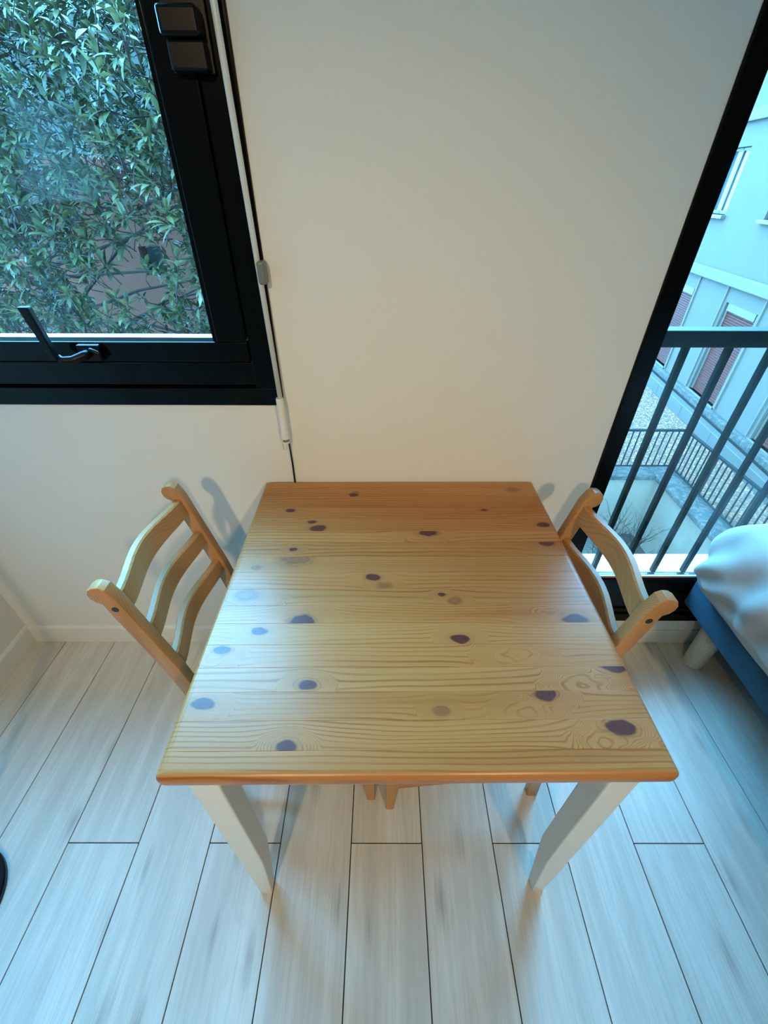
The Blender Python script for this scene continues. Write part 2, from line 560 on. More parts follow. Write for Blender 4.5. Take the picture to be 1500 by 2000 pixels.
# ------------------------------------------------------------------ dining table
TX, TY, TD, TR = 0.0511, 0.2482, 0.7494, 0.008
table = empty('dining_table', (TX, TY, 0), TR)
setp(table, 'square knotty pine dining table with white painted legs and apron', 'table')
edges = [0, .037, .081, .128, .172, .218, .265, .308, .351, .399, .446, .493, .534, .581, .628, .674, .719, TD]
KN = [(-.126, .683, .008, 'k'), (-.120, .695, .006, 'pale'), (-.28, .616, .008, 'k'), (-.22, .569, .007, 'k'), (-.202, .545, .013, 'k'), (.209, .616, .0055, 'k'),
      (.343, .556, .011, 'k'), (.06, .528, .014, 'k'), (.02, .505, .010, 'ring'), (-.25, .471, .0065, 'k'), (.328, .490, .012, 'k'), (-.240, .442, .022, 'pale'), (-.32, .412, .007, 'pale'),
      (-.07, .384, .010, 'k'), (-.046, .360, .009, 'pale'), (.07, .335, .0055, 'k'), (.095, .318, .008, 'pale'), (-.323, .334, .018, 'pale'),
      (-.203, .270, .016, 'k'), (-.277, .247, .011, 'k'), (.318, .272, .016, 'k'), (.26, .292, .012, 'ring'), (.092, .229, .011, 'k'),
      (-.333, .208, .010, 'k'), (-.35, .185, .011, 'ring'), (.186, .194, .017, 'ring'), (-.176, .140, .0105, 'k'), (.345, .170, .013, 'k'), (.28, .136, .016, 'ring'),
      (-.337, .108, .0115, 'k'), (.213, .122, .0125, 'k'), (.175, .092, .014, 'ring'), (.313, .066, .0140, 'k'), (.28, .045, .012, 'ring'), (-.191, .042, .0105, 'k'), (.042, .096, .008, 'pale'), (.304, .708, .012, 'pale')]
rnd = random.Random(3)
HW = .37
for i in range(len(edges) - 1):
    y0, y1 = edges[i], edges[i + 1]
    ks = [k for k in KN if y0 <= k[1] < y1]
    mat = pine('pine_board', 'x', ks, base=tuple(v * s for v, s in zip((0.44, 0.198, 0.058), [rnd.uniform(.93, 1.06)] * 3)), shift=rnd.uniform(0, 6),
               lam=rnd.choice([.0065, .008, .0095, .011]), seedz=i + 1.0, tone=rnd.uniform(-.35, .3))
    bm = bmesh.new()
    g = .00012
    if i == 0:      # front board with a rounded nose
        prof = [(.009 - .009 * math.cos(t_), .733 - .013 * math.sin(t_)) for t_ in [PI / 2 * (1 - q_ / 5) for q_ in range(6)]] + [(.011 - .011 * math.cos(t_), .738 + .012 * math.sin(t_)) for t_ in [PI / 2 * q_ / 7 for q_ in range(8)]] + [(y1 - g, .75), (y1 - g, .720)]
    elif i == len(edges) - 2:
        prof = [(y0 + g, .720), (y0 + g, .75), (y1 - .006, .75), (y1 - .001, .746), (y1, .735), (y1 - .004, .722), (y1 - .008, .720)]
    else:
        prof = [(y0 + g, .720), (y0 + g, .7499), (y0 + g + .0004, .75), (y1 - g - .0004, .75), (y1 - g, .7499), (y1 - g, .720)]
    # sections along x, with rounded ends
    xs = [(-HW, -.009), (-HW + .0015, -.0035), (-HW + .006, -.0008), (-HW + .012, 0), (HW - .012, 0), (HW - .006, -.0008), (HW - .0015, -.0035), (HW, -.009)]
    rings = []
    for xx, dz in xs:
        ring = []
        for (yy, zz) in prof:
            z2 = min(zz, .75 + dz) if zz > .735 else max(zz, .720 - dz * .8)
            y2 = yy
            if i == 0 and yy < .012: y2 = yy + (-dz) * .9
            ring.append(bm.verts.new((xx, y2, z2)))
        rings.append(ring)
    n = len(prof)
    for a, b in zip(rings, rings[1:]):
        for q in range(n):
            r_ = (q + 1) % n
            bm.faces.new([a[q], a[r_], b[r_], b[q]])
    bm.faces.new(rings[0]); bm.faces.new(rings[-1][::-1])
    link('board', bm_mesh(bm, 'board'), mat, table)

LO, LF, LW = .353, .024, .047
for sx in (-1, 1):
    for sy in (0, 1):
        bm = bmesh.new()
        secs = [(0, .029), (.23, .0455), (.26, LW), (.7195, LW)]
        rings = []
        for z, w_ in secs:
            xo = sx * LO; xi = sx * (LO - w_)
            if sy == 0: yo, yi = LF, LF + w_
            else: yo, yi = TD - LF, TD - LF - w_
            rings.append([bm.verts.new((xo, yo, z)), bm.verts.new((xi, yo, z)), bm.verts.new((xi, yi, z)), bm.verts.new((xo, yi, z))])
        for a, b in zip(rings, rings[1:]):
            for q in range(4):
                bm.faces.new([a[q], a[(q + 1) % 4], b[(q + 1) % 4], b[q]])
        bm.faces.new(rings[0]); bm.faces.new(rings[-1])
        bmesh.ops.recalc_face_normals(bm, faces=bm.faces)
        bevel_all(bm, .003, 2)
        link('leg', bm_mesh(bm, 'leg'), M_WHITE, table)
a0 = LO - LW
box('apron', -a0, a0, LF + .006, LF + .024, .646, .7195, M_WHITE, table, .002)
box('apron', -a0, a0, TD - LF - .024, TD - LF - .006, .646, .7195, M_WHITE, table, .002)
for sx in (-1, 1):
    x0, x1 = sorted((sx * (LO - .006), sx * (LO - .024)))
    box('apron', x0, x1, LF + LW, TD - LF - LW, .646, .7195, M_WHITE, table, .002)


# ------------------------------------------------------------------ chairs
def chair(name, loc, rz, label):
    t = empty(name, loc, rz)
    setp(t, label, 'chair', 'pine ladder back chairs at the table')
    # rear posts: side outline in (x, z)
    back = [(-.047, 0), (-.034, .20), (-.020, .42), (-.022, .47), (-.043, .60), (-.066, .70), (-.084, .775), (-.0885, .800), (-.0905, .806), (-.100, .811), (-.1065, .820), (-.108, .831), (-.104, .841), (-.095, .847), (-.083, .848)]
    front = [(-.073, .842), (-.061, .815), (-.052, .775), (-.034, .70), (-.010, .60), (.012, .47), (.014, .42), (.006, .22), (-.018, 0)]
    for s in (-1, 1):
        bm = bmesh.new()
        yc = s * .158
        prism(bm, back + front, 'y', yc - .0125, yc + .0125)
        bmesh.ops.recalc_face_normals(bm, faces=bm.faces)
        bevel_all(bm, .0028, 2, 0.9)
        p = shade_auto(link('rear_post', bm_mesh(bm, 'rear_post'), M_CHZ, t), .5)
        for (px, pz) in ((-.071, .793), (-.004, .44)):
            bm = bmesh.new()
            tube(bm, [(px, yc + s * .0120, pz), (px, yc + s * .0130, pz)], .0064, 16)
            link('screw_plug', bm_mesh(bm, 'screw_plug'), M_PLUG, p)
    # curved slats
    for zc, hgt, xr in ((.789, .050, -.0715), (.694, .045, -.0495), (.597, .045, -.0265)):
        bm = bmesh.new()
        rings = []
        N = 18
        for i in range(N + 1):
            u = -1 + 2 * i / N
            y = u * .147
            bow = -.022 * (0.5 + 0.5 * math.cos(PI * u)) ** 0.85
            x = xr + bow
            tilt = .235
            h2 = hgt / 2 * (0.94 + .06 * math.cos(PI * u))
            th = .0085
            pr = [(-th, -h2 + .003), (-th + .003, -h2), (th - .003, -h2), (th, -h2 + .003), (th, h2 - .003), (th - .003, h2), (-th + .003, h2), (-th, h2 - .003)]
            rings.append([bm.verts.new((x + a - b * tilt, y, zc + b)) for a, b in pr])
        for a, b in zip(rings, rings[1:]):
            for q in range(8): bm.faces.new([a[q], a[(q + 1) % 8], b[(q + 1) % 8], b[q]])
        bm.faces.new(rings[0]); bm.faces.new(rings[-1])
        shade_auto(link('back_slat', bm_mesh(bm, 'back_slat'), M_CHY, t), .6)
    # seat
    bm = bmesh.new()
    prism(bm, [(.016, -.172), (.40, -.205), (.405, -.20), (.405, .20), (.40, .205), (.016, .172)], 'z', .437, .455)
    bmesh.ops.recalc_face_normals(bm, faces=bm.faces)
    bevel_all(bm, .004, 2)
    link('seat', bm_mesh(bm, 'seat'), M_CHX, t)
    # front legs, tapering at the back face
    for s in (-1, 1):
        bm = bmesh.new()
        rings = []
        for z, w_ in ((0, .022), (.16, .034), (.4365, .036)):
            yo = s * .205; yi = s * (.205 - .032)
            rings.append([bm.verts.new((.391, yo, z)), bm.verts.new((.391, yi, z)), bm.verts.new((.391 - w_, yi, z)), bm.verts.new((.391 - w_, yo, z))])
        for a, b in zip(rings, rings[1:]):
            for q in range(4): bm.faces.new([a[q], a[(q + 1) % 4], b[(q + 1) % 4], b[q]])
        bm.faces.new(rings[0]); bm.faces.new(rings[-1])
        bmesh.ops.recalc_face_normals(bm, faces=bm.faces)
        bevel_all(bm, .003, 2)
        link('front_leg', bm_mesh(bm, 'front_leg'), M_CHZ, t)
        for z0, z1, nm in ((.385, .4365, 'seat_rail'), (.125, .155, 'stretcher')):
            bm = bmesh.new()
            xa = .012 if nm == 'seat_rail' else -.002
            xb = .355 if nm == 'seat_rail' else .360
            ya, yb = s * .158, s * .189
            prism(bm, [(xa, ya - .008), (xb, yb - .008), (xb, yb + .008), (xa, ya + .008)], 'z', z0, z1)
            bmesh.ops.recalc_face_normals(bm, faces=bm.faces)
            bevel_all(bm, .002, 1)
            link(nm, bm_mesh(bm, nm), M_CHX, t)
    box('seat_rail', .362, .380, -.173, .173, .385, .4365, M_CHY, t, .002)
    box('seat_rail', -.008, .008, -.145, .145, .385, .4365, M_CHY, t, .002)
    box('stretcher', .17, .19, -.166, .166, .130, .150, M_CHY, t, .002)
    return t


chair('dining_chair', (-.413, .678, 0), 0.0, 'pine ladder back chair at the left of the table, by the window wall')
chair('dining_chair', (.400, .655, 0), PI, 'pine ladder back chair at the right of the table, by the glazed door')

# ------------------------------------------------------------------ blind rod beside the window
rod = empty('blind_rod', (-.250, .984, .885))
setp(rod, 'thin white blind rod hanging beside the window frame', 'blind rod')
bm = bmesh.new(); tube(bm, [(-.0105, .004, 1.30), (-.0095, .003, .74), (.0015, 0, .11)], .0058, 12); link('rod', bm_mesh(bm, 'rod'), M_ROD, rod, True)
bm = bmesh.new(); lathe(bm, [(0, .112), (.0085, .112), (.0095, .108), (.0095, .014), (.0105, .012), (.0105, .004), (0, .004)], 18); shade_auto(link('grip_sleeve', bm_mesh(bm, 'grip_sleeve'), M_ROD, rod), .6)
bm = bmesh.new(); lathe(bm, [(0, .0038), (.0078, .0038), (.0078, -.004), (0, -.004)], 18); link('grey_ring', bm_mesh(bm, 'grey_ring'), M_CLIP, rod)
bm = bmesh.new(); lathe(bm, [(0, -.0042), (.0088, -.0042), (.0088, -.009), (.004, -.012), (0, -.012)], 18); link('end_cap', bm_mesh(bm, 'end_cap'), M_ROD, rod)
box('end_tab', -.006, -.001, -.003, .003, -.030, -.0115, M_ROD, rod, .001)
bm = bmesh.new(); lathe(bm, [(0, 1.30), (.012, 1.30), (.012, 1.33), (0, 1.33)], 16, -.0105, .004); link('top_joint', bm_mesh(bm, 'top_joint'), M_ROD, rod)
cl = box('rod_clip', -.0085, .0075, -.014, .016, -.021, .021, M_CLIP, None, .005, 3)
cl.location = (-.2465, .988, 1.262)
setp(cl, 'small grey plastic clip holding the blind rod', 'clip')
bm = bmesh.new()
tube(bm, [(-.2465, .9985, .866), (-.246, 1.001, .80), (-.2475, 1.003, .70), (-.247, 1.004, .40), (-.247, 1.004, .10)], .0023, 8)
cb = link('stripe', bm_mesh(bm, 'stripe'), M_HANDLE, None, True)  # thin black tube tracing a dark line down the wall edge
setp(cb, 'thin black cable running down the wall below the blind rod', 'stripe')

# ------------------------------------------------------------------ bed
M_BLUE = NT('blue_fabric')
c, x, y, z = M_BLUE.coord('Object')
wv = M_BLUE.math('MULTIPLY', M_BLUE.math('SINE', M_BLUE.math('MULTIPLY', y, 2600)), M_BLUE.math('SINE', M_BLUE.math('MULTIPLY', z, 2600)))
M_BLUE.set(Base_Color=M_BLUE.mix(M_BLUE.noise(c, 60, 4), (0.014, 0.062, 0.105), (0.022, 0.085, 0.14)), Roughness=0.9)
M_BLUE.bump(wv, .25, .0008)
M_BLUE = M_BLUE.mat
M_DUVET = plain('white_cotton', (0.44, 0.385, 0.345), 0.85, 0.03, 25, 0.10, 0.0006)
M_BEDLEG = pine('pale_beech', 'z', (), (0.55, 0.47, 0.34), rough=.45, lam=.005, rand=True, ls=.35)
bed = empty('bed', (1.045, 0, 0))
setp(bed, 'double bed with blue upholstered base and pale wooden legs', 'bed')
BX1 = 1.42
bm = bmesh.new(); bm_box(bm, 0, BX1, -.92, 1.000, .25, .405); bmesh.ops.recalc_face_normals(bm, faces=bm.faces); bevel_all(bm, .012, 3)
shade_auto(link('upholstered_base', bm_mesh(bm, 'upholstered_base'), M_BLUE, bed), .6)
for lx in (.105, BX1 - .105):
    for ly in (.925, -.84):
        bm = bmesh.new()
        lathe(bm, [(0, 0), (.030, 0), (.032, .002), (.040, .2495), (0, .2495)], 28, lx, ly)
        shade_auto(link('leg', bm_mesh(bm, 'leg'), M_BEDLEG, bed), .6)
mt = box('mattress', .03, BX1 - .03, -.89, .965, .406, .495, M_DUVET, bed, .03, 3)


def rounded_grid(x0, x1, y0, y1, z0, z1, r, nx, ny, nz, fn):
    """closed rounded-box surface sampled on a fine grid, displaced by fn"""
    bm = bmesh.new()
    cx, cy, cz = (x0 + x1) / 2, (y0 + y1) / 2, (z0 + z1) / 2
    hx, hy, hz = (x1 - x0) / 2, (y1 - y0) / 2, (z1 - z0) / 2
    cache = {}

    def lin(n):
        return [-1 + 2 * i / n for i in range(n + 1)]

    def vert(u, v, w_):
        key = (round(u, 5), round(v, 5), round(w_, 5))
        if key in cache: return cache[key]
        p = Vector((u * hx, v * hy, w_ * hz))
        q = Vector((max(-hx + r[0], min(hx - r[0], p.x)), max(-hy + r[0], min(hy - r[0], p.y)), max(-hz + r[1], min(hz - r[1], p.z))))
        dl = p - q
        e = Vector((dl.x / r[0], dl.y / r[0], dl.z / r[1]))
        if e.length > 1e-6:
            mxx = max(abs(e.x), abs(e.y), abs(e.z))
            e = e.normalized() * mxx
            p = q + Vector((e.x * r[0], e.y * r[0], e.z * r[1]))
        nrm = e.normalized() if e.length > 1e-6 else Vector((0, 0, 1 if w_ > 0 else -1))
        P = Vector((p.x + cx, p.y + cy, p.z + cz))
        P = fn(P, nrm)
        cache[key] = bm.verts.new(P)
        return cache[key]
    U, V, W_ = lin(nx), lin(ny), lin(nz)
    for i in range(nx):
        for j in range(ny):
            for w_ in (-1, 1):
                bm.faces.new([vert(U[i], V[j], w_), vert(U[i + 1], V[j], w_), vert(U[i + 1], V[j + 1], w_), vert(U[i], V[j + 1], w_)])
    for i in range(nx):
        for k in range(nz):
            for v in (-1, 1):
                bm.faces.new([vert(U[i], v, W_[k]), vert(U[i + 1], v, W_[k]), vert(U[i + 1], v, W_[k + 1]), vert(U[i], v, W_[k + 1])])
    for j in range(ny):
        for k in range(nz):
            for u in (-1, 1):
                bm.faces.new([vert(u, V[j], W_[k]), vert(u, V[j + 1], W_[k]), vert(u, V[j + 1], W_[k + 1]), vert(u, V[j], W_[k + 1])])
    return bm


def duvet_fn(P, n):
    side = max(0.0, 1 - abs(n.z)) if n.z > -.5 else 0
    x, y, z = P.x, P.y, P.z
    # folds hanging down the side, fanning out from the far corner
    fold = 0.0
    dxc, dyc = x - 1.05, y - 0.98
    rr = math.hypot(dyc, z - .42)
    ang = math.atan2(z - .36, -dyc + .02)
    fold += .013 * math.sin(ang * 13 + mnoise.noise(Vector((x * 3, y * 4, z * 4))) * 3) * math.exp(-rr * 2.4)
    fold += .009 * math.sin(y * 42 + z * 16 + 3.2 * mnoise.noise(Vector((x * 4, y * 5, z * 3))))
    soft = .016 * mnoise.noise(Vector((x * 5, y * 5, z * 5))) + .008 * mnoise.noise(Vector((x * 13, y * 13, z * 13)))
    P = P + n * (fold * (side ** .7) + soft * (.35 + .65 * side))
    if n.z > .2: P.z += .02 * math.sin((x - 1.0) * 2.2)
    P.y = min(P.y, .998)
    if n.z < 0 and x > 1.03 and P.z < .505: P.z = .505
    P.z = max(P.z, .372 + .02 * mnoise.noise(Vector((x * 6, y * 6, 1)))) if n.z < 0 or z < .42 else P.z
    return P


bm = rounded_grid(.976, 2.50, -.95, .997, .362, .645, (.075, .135), 80, 170, 26, duvet_fn)
dv = link('duvet', bm_mesh(bm, 'duvet'), M_DUVET, None, True)
setp(dv, 'puffy white cotton duvet draped over the blue bed', 'duvet')

# ------------------------------------------------------------------ floor lamp whose foot shows at the left edge
lampo = empty('floor_lamp', (-1.065, .235, 0))
setp(lampo, 'black floor lamp whose round foot shows at the left edge', 'floor lamp')
bm = bmesh.new(); lathe(bm, [(0, 0), (.128, 0), (.130, .003), (.130, .013), (.127, .017), (.02, .022), (0, .022)], 48); shade_auto(link('base', bm_mesh(bm, 'base'), M_HANDLE, lampo), .5)
bm = bmesh.new(); tube(bm, [(0, 0, .0225), (0, 0, 1.45)], .009, 14); link('pole', bm_mesh(bm, 'pole'), M_HANDLE, lampo, True)
bm = bmesh.new(); lathe(bm, [(.14, 1.36), (.10, 1.60), (.098, 1.60), (.138, 1.36), (.14, 1.36)], 32); link('lamp_shade', bm_mesh(bm, 'lamp_shade'), M_WHITE, lampo, True)
bm = bmesh.new(); tube(bm, [(-.10, 0, 1.58), (.10, 0, 1.58)], .003, 8); tube(bm, [(0, 0, 1.45), (0, 0, 1.58)], .006, 8); link('shade_holder', bm_mesh(bm, 'shade_holder'), M_HANDLE, lampo)

# ================================================================== outside
GZ = -4.75
M_STUCCO = plain('pale_stucco', (0.05721, 0.0326, 0.02172), 0.9, 0.10, 3, 0.12, 0.002)
M_STUCCO3 = plain('court_render', (0.1305, 0.07308, 0.04524), 0.9, 0.08, 3, 0.1, 0.002)
M_STUCCO2 = plain('smooth_render_band', (0.0756, 0.0428, 0.02853), 0.85, 0.12, 5, 0.1)
M_BRICK = plain('brown_shutter', (0.0609, 0.005916, 0.001914), 0.6, 0.2, 9, spec=0.2)
M_WFRAME = plain('window_frame_paint', (0.06655, 0.03787, 0.02414), 0.5)
M_DGLASS = plain('dark_window_glass', (0.035, 0.045, 0.05), 0.08, 0.3, 2)
M_MOSS = NT('mossy_stone')
c, x, y, z = M_MOSS.coord('Object')
n1 = M_MOSS.noise(c, 13, 6, .75)
M_MOSS.set(Base_Color=M_MOSS.mix(M_MOSS.sstep(n1, .44, .60), (0.01566, 0.01001, 0.006786), (0.06786, 0.03741, 0.02349)), Roughness=.95)
M_MOSS.bump(n1, .6, .03)
M_MOSS = M_MOSS.mat
M_GRAVEL = NT('pale_gravel')
c, x, y, z = M_GRAVEL.coord('Object')
v = M_GRAVEL.node('ShaderNodeTexVoronoi'); v.inputs['Scale'].default_value = 19; M_GRAVEL.put(v.inputs['Vector'], c)
g1 = M_GRAVEL.node('ShaderNodeSeparateColor'); M_GRAVEL.put(g1.inputs[0], v.outputs['Color'])
col = M_GRAVEL.mix(g1.outputs[0], (0.08265, 0.02436, 0.0087), (0.2784, 0.087, 0.03132))
col = M_GRAVEL.mix(M_GRAVEL.sstep(v.outputs['Distance'], .3, .6, 0, .7), col, (0.02116, 0.01069, 0.005487))
M_GRAVEL.set(Base_Color=col, Roughness=.95)
M_GRAVEL.bump(v.outputs['Distance'], .8, .03)
M_GRAVEL = M_GRAVEL.mat
M_GREY = plain('grey_flashing', (0.04535, 0.02717, 0.01865), 0.7, .15, 4)
M_PAVE = NT('court_paving')
c, x, y, z = M_PAVE.coord('Object')
bt = M_PAVE.node('ShaderNodeTexBrick'); M_PAVE.put(bt.inputs['Vector'], c)
bt.inputs['Color1'].default_value = (0.05141, 0.02963, 0.01865, 1); bt.inputs['Color2'].default_value = (0.06351, 0.03622, 0.02304, 1); bt.inputs['Mortar'].default_value = (0.01815, 0.01069, 0.006584, 1)
bt.inputs['Scale'].default_value = 4; bt.inputs['Mortar Size'].default_value = .03
M_PAVE.set(Base_Color=bt.outputs[0], Roughness=.9)
M_PAVE = M_PAVE.mat
M_SOIL = plain('brown_soil', (0.03024, 0.01021, 0.004607), 0.95, .4, 8, .5, .02)
M_GRASS = plain('rough_grass', (0.01361, 0.01235, 0.003072), 0.95, .5, 6, .6, .03)
M_TWIG = plain('twig_bark', (0.020, 0.0075, 0.0045), 0.9, .3, 40, spec=0.2)
M_IRON = plain('dark_iron', (0.006, 0.0055, 0.005), 0.5, spec=0.2)

o = box('ground', -30, 30, 1.30, 40, GZ - .3, GZ - .02, M_GRASS)
setp(o, 'rough grass ground outside below the windows', 'ground', kind='structure')
o = box('court_paving', 2.0, 5.50, 1.35, 7.25, GZ - .018, GZ, M_PAVE)
setp(o, 'paved courtyard floor below the terrace wall', 'paving', kind='structure')
o = box('soil_bed', 5.10, 5.52, 1.4, 7.22, GZ + .001, GZ + .03, M_SOIL)
setp(o, 'brown soil strip at the foot of the courtyard wall', 'soil', kind='structure')

# --- neighbouring facade: local frame  s (along, away from us) -> +Y,  outward (towards us) -> -X
AL = math.radians(6.5)
bld = empty('neighbouring_building', (6.5 * math.cos(AL), -6.5 * math.sin(AL), 0), -AL)
setp(bld, 'pale stucco building with brown roller shutters across the courtyard', 'building')
cols = [7.37, 10.15, 12.93, 15.71, 4.59, 1.81]
cols = sorted(cols)
Wd = 1.22
rows = [(-2.66, -.68), (.86, 2.09)]
S0, S1, Z0, Z1 = 0.6, 22.0, GZ, 6.2
# wall as boxes around the openings
lst = []
zs = [(Z0, rows[0][0]), (rows[0][1], rows[1][0]), (rows[1][1], Z1)]
for z0, z1 in zs: lst.append((0, .35, S0, S1, z0, z1))
for z0, z1 in rows:
    s = S0
    for c0 in cols + [None]:
        e = c0 if c0 is not None else S1
        if e - s > .01: lst.append((0, .35, s, e, z0, z1))
        if c0 is not None: s = c0 + Wd
boxes('wall', lst, M_STUCCO, bld)
box('inner_wall', .36, .60, S0, S1, Z0, Z1, M_STUCCO, bld)
box('roof_slab', -.25, 3.0, S0, S1, Z1, Z1 + .25, M_STUCCO2, bld)
boxes('string_course', [(-.10, 0, S0, S1, -.37, -.15)], M_STUCCO2, bld, .02)
boxes('string_course', [(-.10, 0, S0, S1, 2.51, 2.72)], M_STUCCO2, bld, .02)
boxes('plinth_ledge', [(-.13, 0, S0, S1, -2.86, -2.70)], M_MOSS, bld, .03)
boxes('grey_upstand', [(-.30, -.131, S0, S1, -3.20, -2.90)], M_GREY, bld, .01)
for i in range(1, 15):
    box('upstand_joint', -.302, -.3005, S0 + i * 1.45, S0 + i * 1.45 + .02, -3.19, -2.91, M_MOSS, bld)
# shutter curtain: corrugated profile shared by all
bm = bmesh.new()
N = 34
hgt = rows[0][1] - rows[0][0] - .16
pts = []
for i in range(N):
    z = i * hgt / N
    pts += [(.085, z), (.072, z + hgt / N * .25), (.072, z + hgt / N * .8), (.085, z + hgt / N * .95)]
pts += [(.085, hgt), (.11, hgt), (.11, 0)]
prism(bm, pts, 'y', .07, Wd - .07)
sh_me = bm_mesh(bm, 'roller_shutter'); sh_me.materials.append(M_BRICK)
for c0 in cols:
    w_ = boxes('shuttered_window', [(.05, .12, c0, c0 + .07, rows[0][0], rows[0][1]), (.05, .12, c0 + Wd - .07, c0 + Wd, rows[0][0], rows[0][1]),
                                    (.02, .12, c0 + .07, c0 + Wd - .07, rows[0][1] - .16, rows[0][1]), (-.04, .12, c0 - .05, c0 + Wd + .05, rows[0][0] - .05, rows[0][0])], M_WFRAME, bld, .006)
    s_ = link('roller_shutter', sh_me, None, w_); s_.location = (0, c0, rows[0][0])
    w_ = boxes('upper_window', [(.16, .22, c0, c0 + .06, *rows[1]), (.16, .22, c0 + Wd - .06, c0 + Wd, *rows[1]), (.16, .22, c0 + Wd / 2 - .04, c0 + Wd / 2 + .04, *rows[1]),
                                (.16, .22, c0 + .06, c0 + Wd - .06, rows[1][1] - .06, rows[1][1]), (.16, .22, c0 + .06, c0 + Wd - .06, rows[1][0], rows[1][0] + .07),
                                (-.10, .15, c0 - .07, c0 + Wd + .07, rows[1][0] - .07, rows[1][0])], M_WFRAME, bld, .006)
    box('pane', .19, .20, c0 + .06, c0 + Wd / 2 - .04, rows[1][0] + .07, rows[1][1] - .06, M_DGLASS, w_)
    box('pane', .19, .20, c0 + Wd / 2 + .04, c0 + Wd - .06, rows[1][0] + .07, rows[1][1] - .06, M_DGLASS, w_)
    # shallow recess strip (pilaster edges) either side of each window bay
    for e in (c0 - .14, c0 + Wd + .10):
        box('pilaster_edge', -.035, 0, e, e + .04, rows[0][0], -.371, M_STUCCO2, bld)

# --- gravel terrace with iron fence
o = boxes('terrace', [(5.86, 7.9, 1.4, 22.0, GZ, -3.20), (2.0, 5.86, 7.55, 22.0, GZ, -3.20)], M_GRAVEL)
setp(o, 'gravel covered flat terrace roof along the neighbouring building', 'terrace', kind='structure')
o = boxes('terrace_wall', [(5.50, 5.86, 1.4, 7.55, GZ, -3.28), (2.0, 5.50, 7.25, 7.55, GZ, -3.28)], M_STUCCO3)
setp(o, 'pale rendered retaining wall below the gravel terrace', 'wall', kind='structure')
bm = bmesh.new()
bm_box(bm, 5.42, 5.95, 1.4, 7.62, -3.279, -3.17)
bm_box(bm, 2.0, 5.42, 7.17, 7.62, -3.279, -3.17)
bmesh.ops.recalc_face_normals(bm, faces=bm.faces)
bevel_all(bm, .03, 2)
o = link('coping', bm_mesh(bm, 'coping'), M_MOSS)
setp(o, 'mossy stone coping on the edge of the gravel terrace', 'coping', kind='structure')
fe = empty('terrace_fence', (5.80, 7.45, -3.17))
setp(fe, 'dark iron fence with thin bars around the gravel terrace', 'fence')
boxes('top_rail', [(-.025, .025, -6.0, .025, .84, .88)], M_IRON, fe, .004)
boxes('top_rail', [(-3.8, -.025, -.025, .025, .84, .88)], M_IRON, fe, .004)
boxes('bottom_rail', [(-.014, .014, -6.0, .014, .06, .085)], M_IRON, fe, .003)
boxes('bottom_rail', [(-3.8, -.014, -.014, .014, .06, .085)], M_IRON, fe, .003)
bm = bmesh.new(); bm_box(bm, -.009, .009, -.009, .009, .086, .84); fb_me = bm_mesh(bm, 'fence_bar'); fb_me.materials.append(M_IRON)
for k in range(1, 48):
    b = link('fence_bar', fb_me, None, fe); b.location = (0, -k * .125, 0)
for k in range(1, 30):
    b = link('fence_bar', fb_me, None, fe); b.location = (-k * .125, 0, 0)
bm = bmesh.new(); bm_box(bm, -.022, .022, -.022, .022, 0, .84); po_me = bm_mesh(bm, 'post'); po_me.materials.append(M_IRON)
for px, py in ((0, 0), (0, -1.56), (0, -3.06), (0, -4.56), (0, -5.95), (-1.56, 0), (-3.06, 0)):
    b = link('post', po_me, None, fe); b.location = (px, py, 0)

# --- bare shrub in the courtyard
sh = empty('bare_shrub', (4.55, 6.15, GZ))
setp(sh, 'leafless twiggy shrub in front of the courtyard wall', 'shrub')
bm = bmesh.new()
tr = random.Random(11)


def twig(p, d, L, r, depth):
    pts = [p]
    dd = d.copy()
    for i in range(3):
        dd = (dd + Vector((tr.uniform(-.18, .18), tr.uniform(-.18, .18), tr.uniform(-.02, .12)))).normalized()
        pts.append(pts[-1] + dd * L / 3)
    tube(bm, pts, [r, r * .85, r * .7, r * .5], 5)
    if depth > 0:
        for k in range(3):
            q = pts[1 + (k % 3)]
            nd = (dd + Vector((tr.uniform(-.75, .75), tr.uniform(-.75, .75), tr.uniform(-.15, .35)))).normalized()
            twig(q, nd, L * .68, r * .6, depth - 1)


for k in range(8):
    a = k * 2.4
    twig(Vector((.05 * math.cos(a), .05 * math.sin(a), 0)), Vector((.42 * math.cos(a), .42 * math.sin(a), 1)).normalized(), .62, .016, 3)
link('branches', bm_mesh(bm, 'branches'), M_TWIG, sh)
bm = bmesh.new(); lathe(bm, [(0, -.02), (.09, -.02), (.07, .05), (.04, .09), (0, .10)], 10); link('stump', bm_mesh(bm, 'stump'), M_TWIG, sh)

# --- brown outbuilding wall behind the tree
shed = empty('brown_outbuilding', (-2.53, 5.9, GZ), .12)
setp(shed, 'brown rendered outbuilding with a small dark opening behind the tree', 'building')
M_BROWN = plain('brown_render', (0.042, 0.0085, 0.0030), .95, .25, 3, .3, .01, spec=0.2)
HZ = -GZ
boxes('wall', [(-2.2, -.35, 0, .3, 0, HZ + 1.5), (-.10, 1.9, 0, .3, 0, HZ + 1.5), (-.35, -.10, 0, .3, 0, HZ + .52), (-.35, -.10, 0, .3, HZ + .82, HZ + 1.5)], M_BROWN, shed)
box('opening_back', -.36, -.09, .27, .31, HZ + .50, HZ + .84, M_GAP, shed)
box('roof', -2.4, 2.1, -.25, 1.6, HZ + 1.5, HZ + 1.62, M_BROWN, shed, .02)
box('side_wall', -2.2, -1.95, .3, 1.5, 0, HZ + 1.5, M_BROWN, shed)

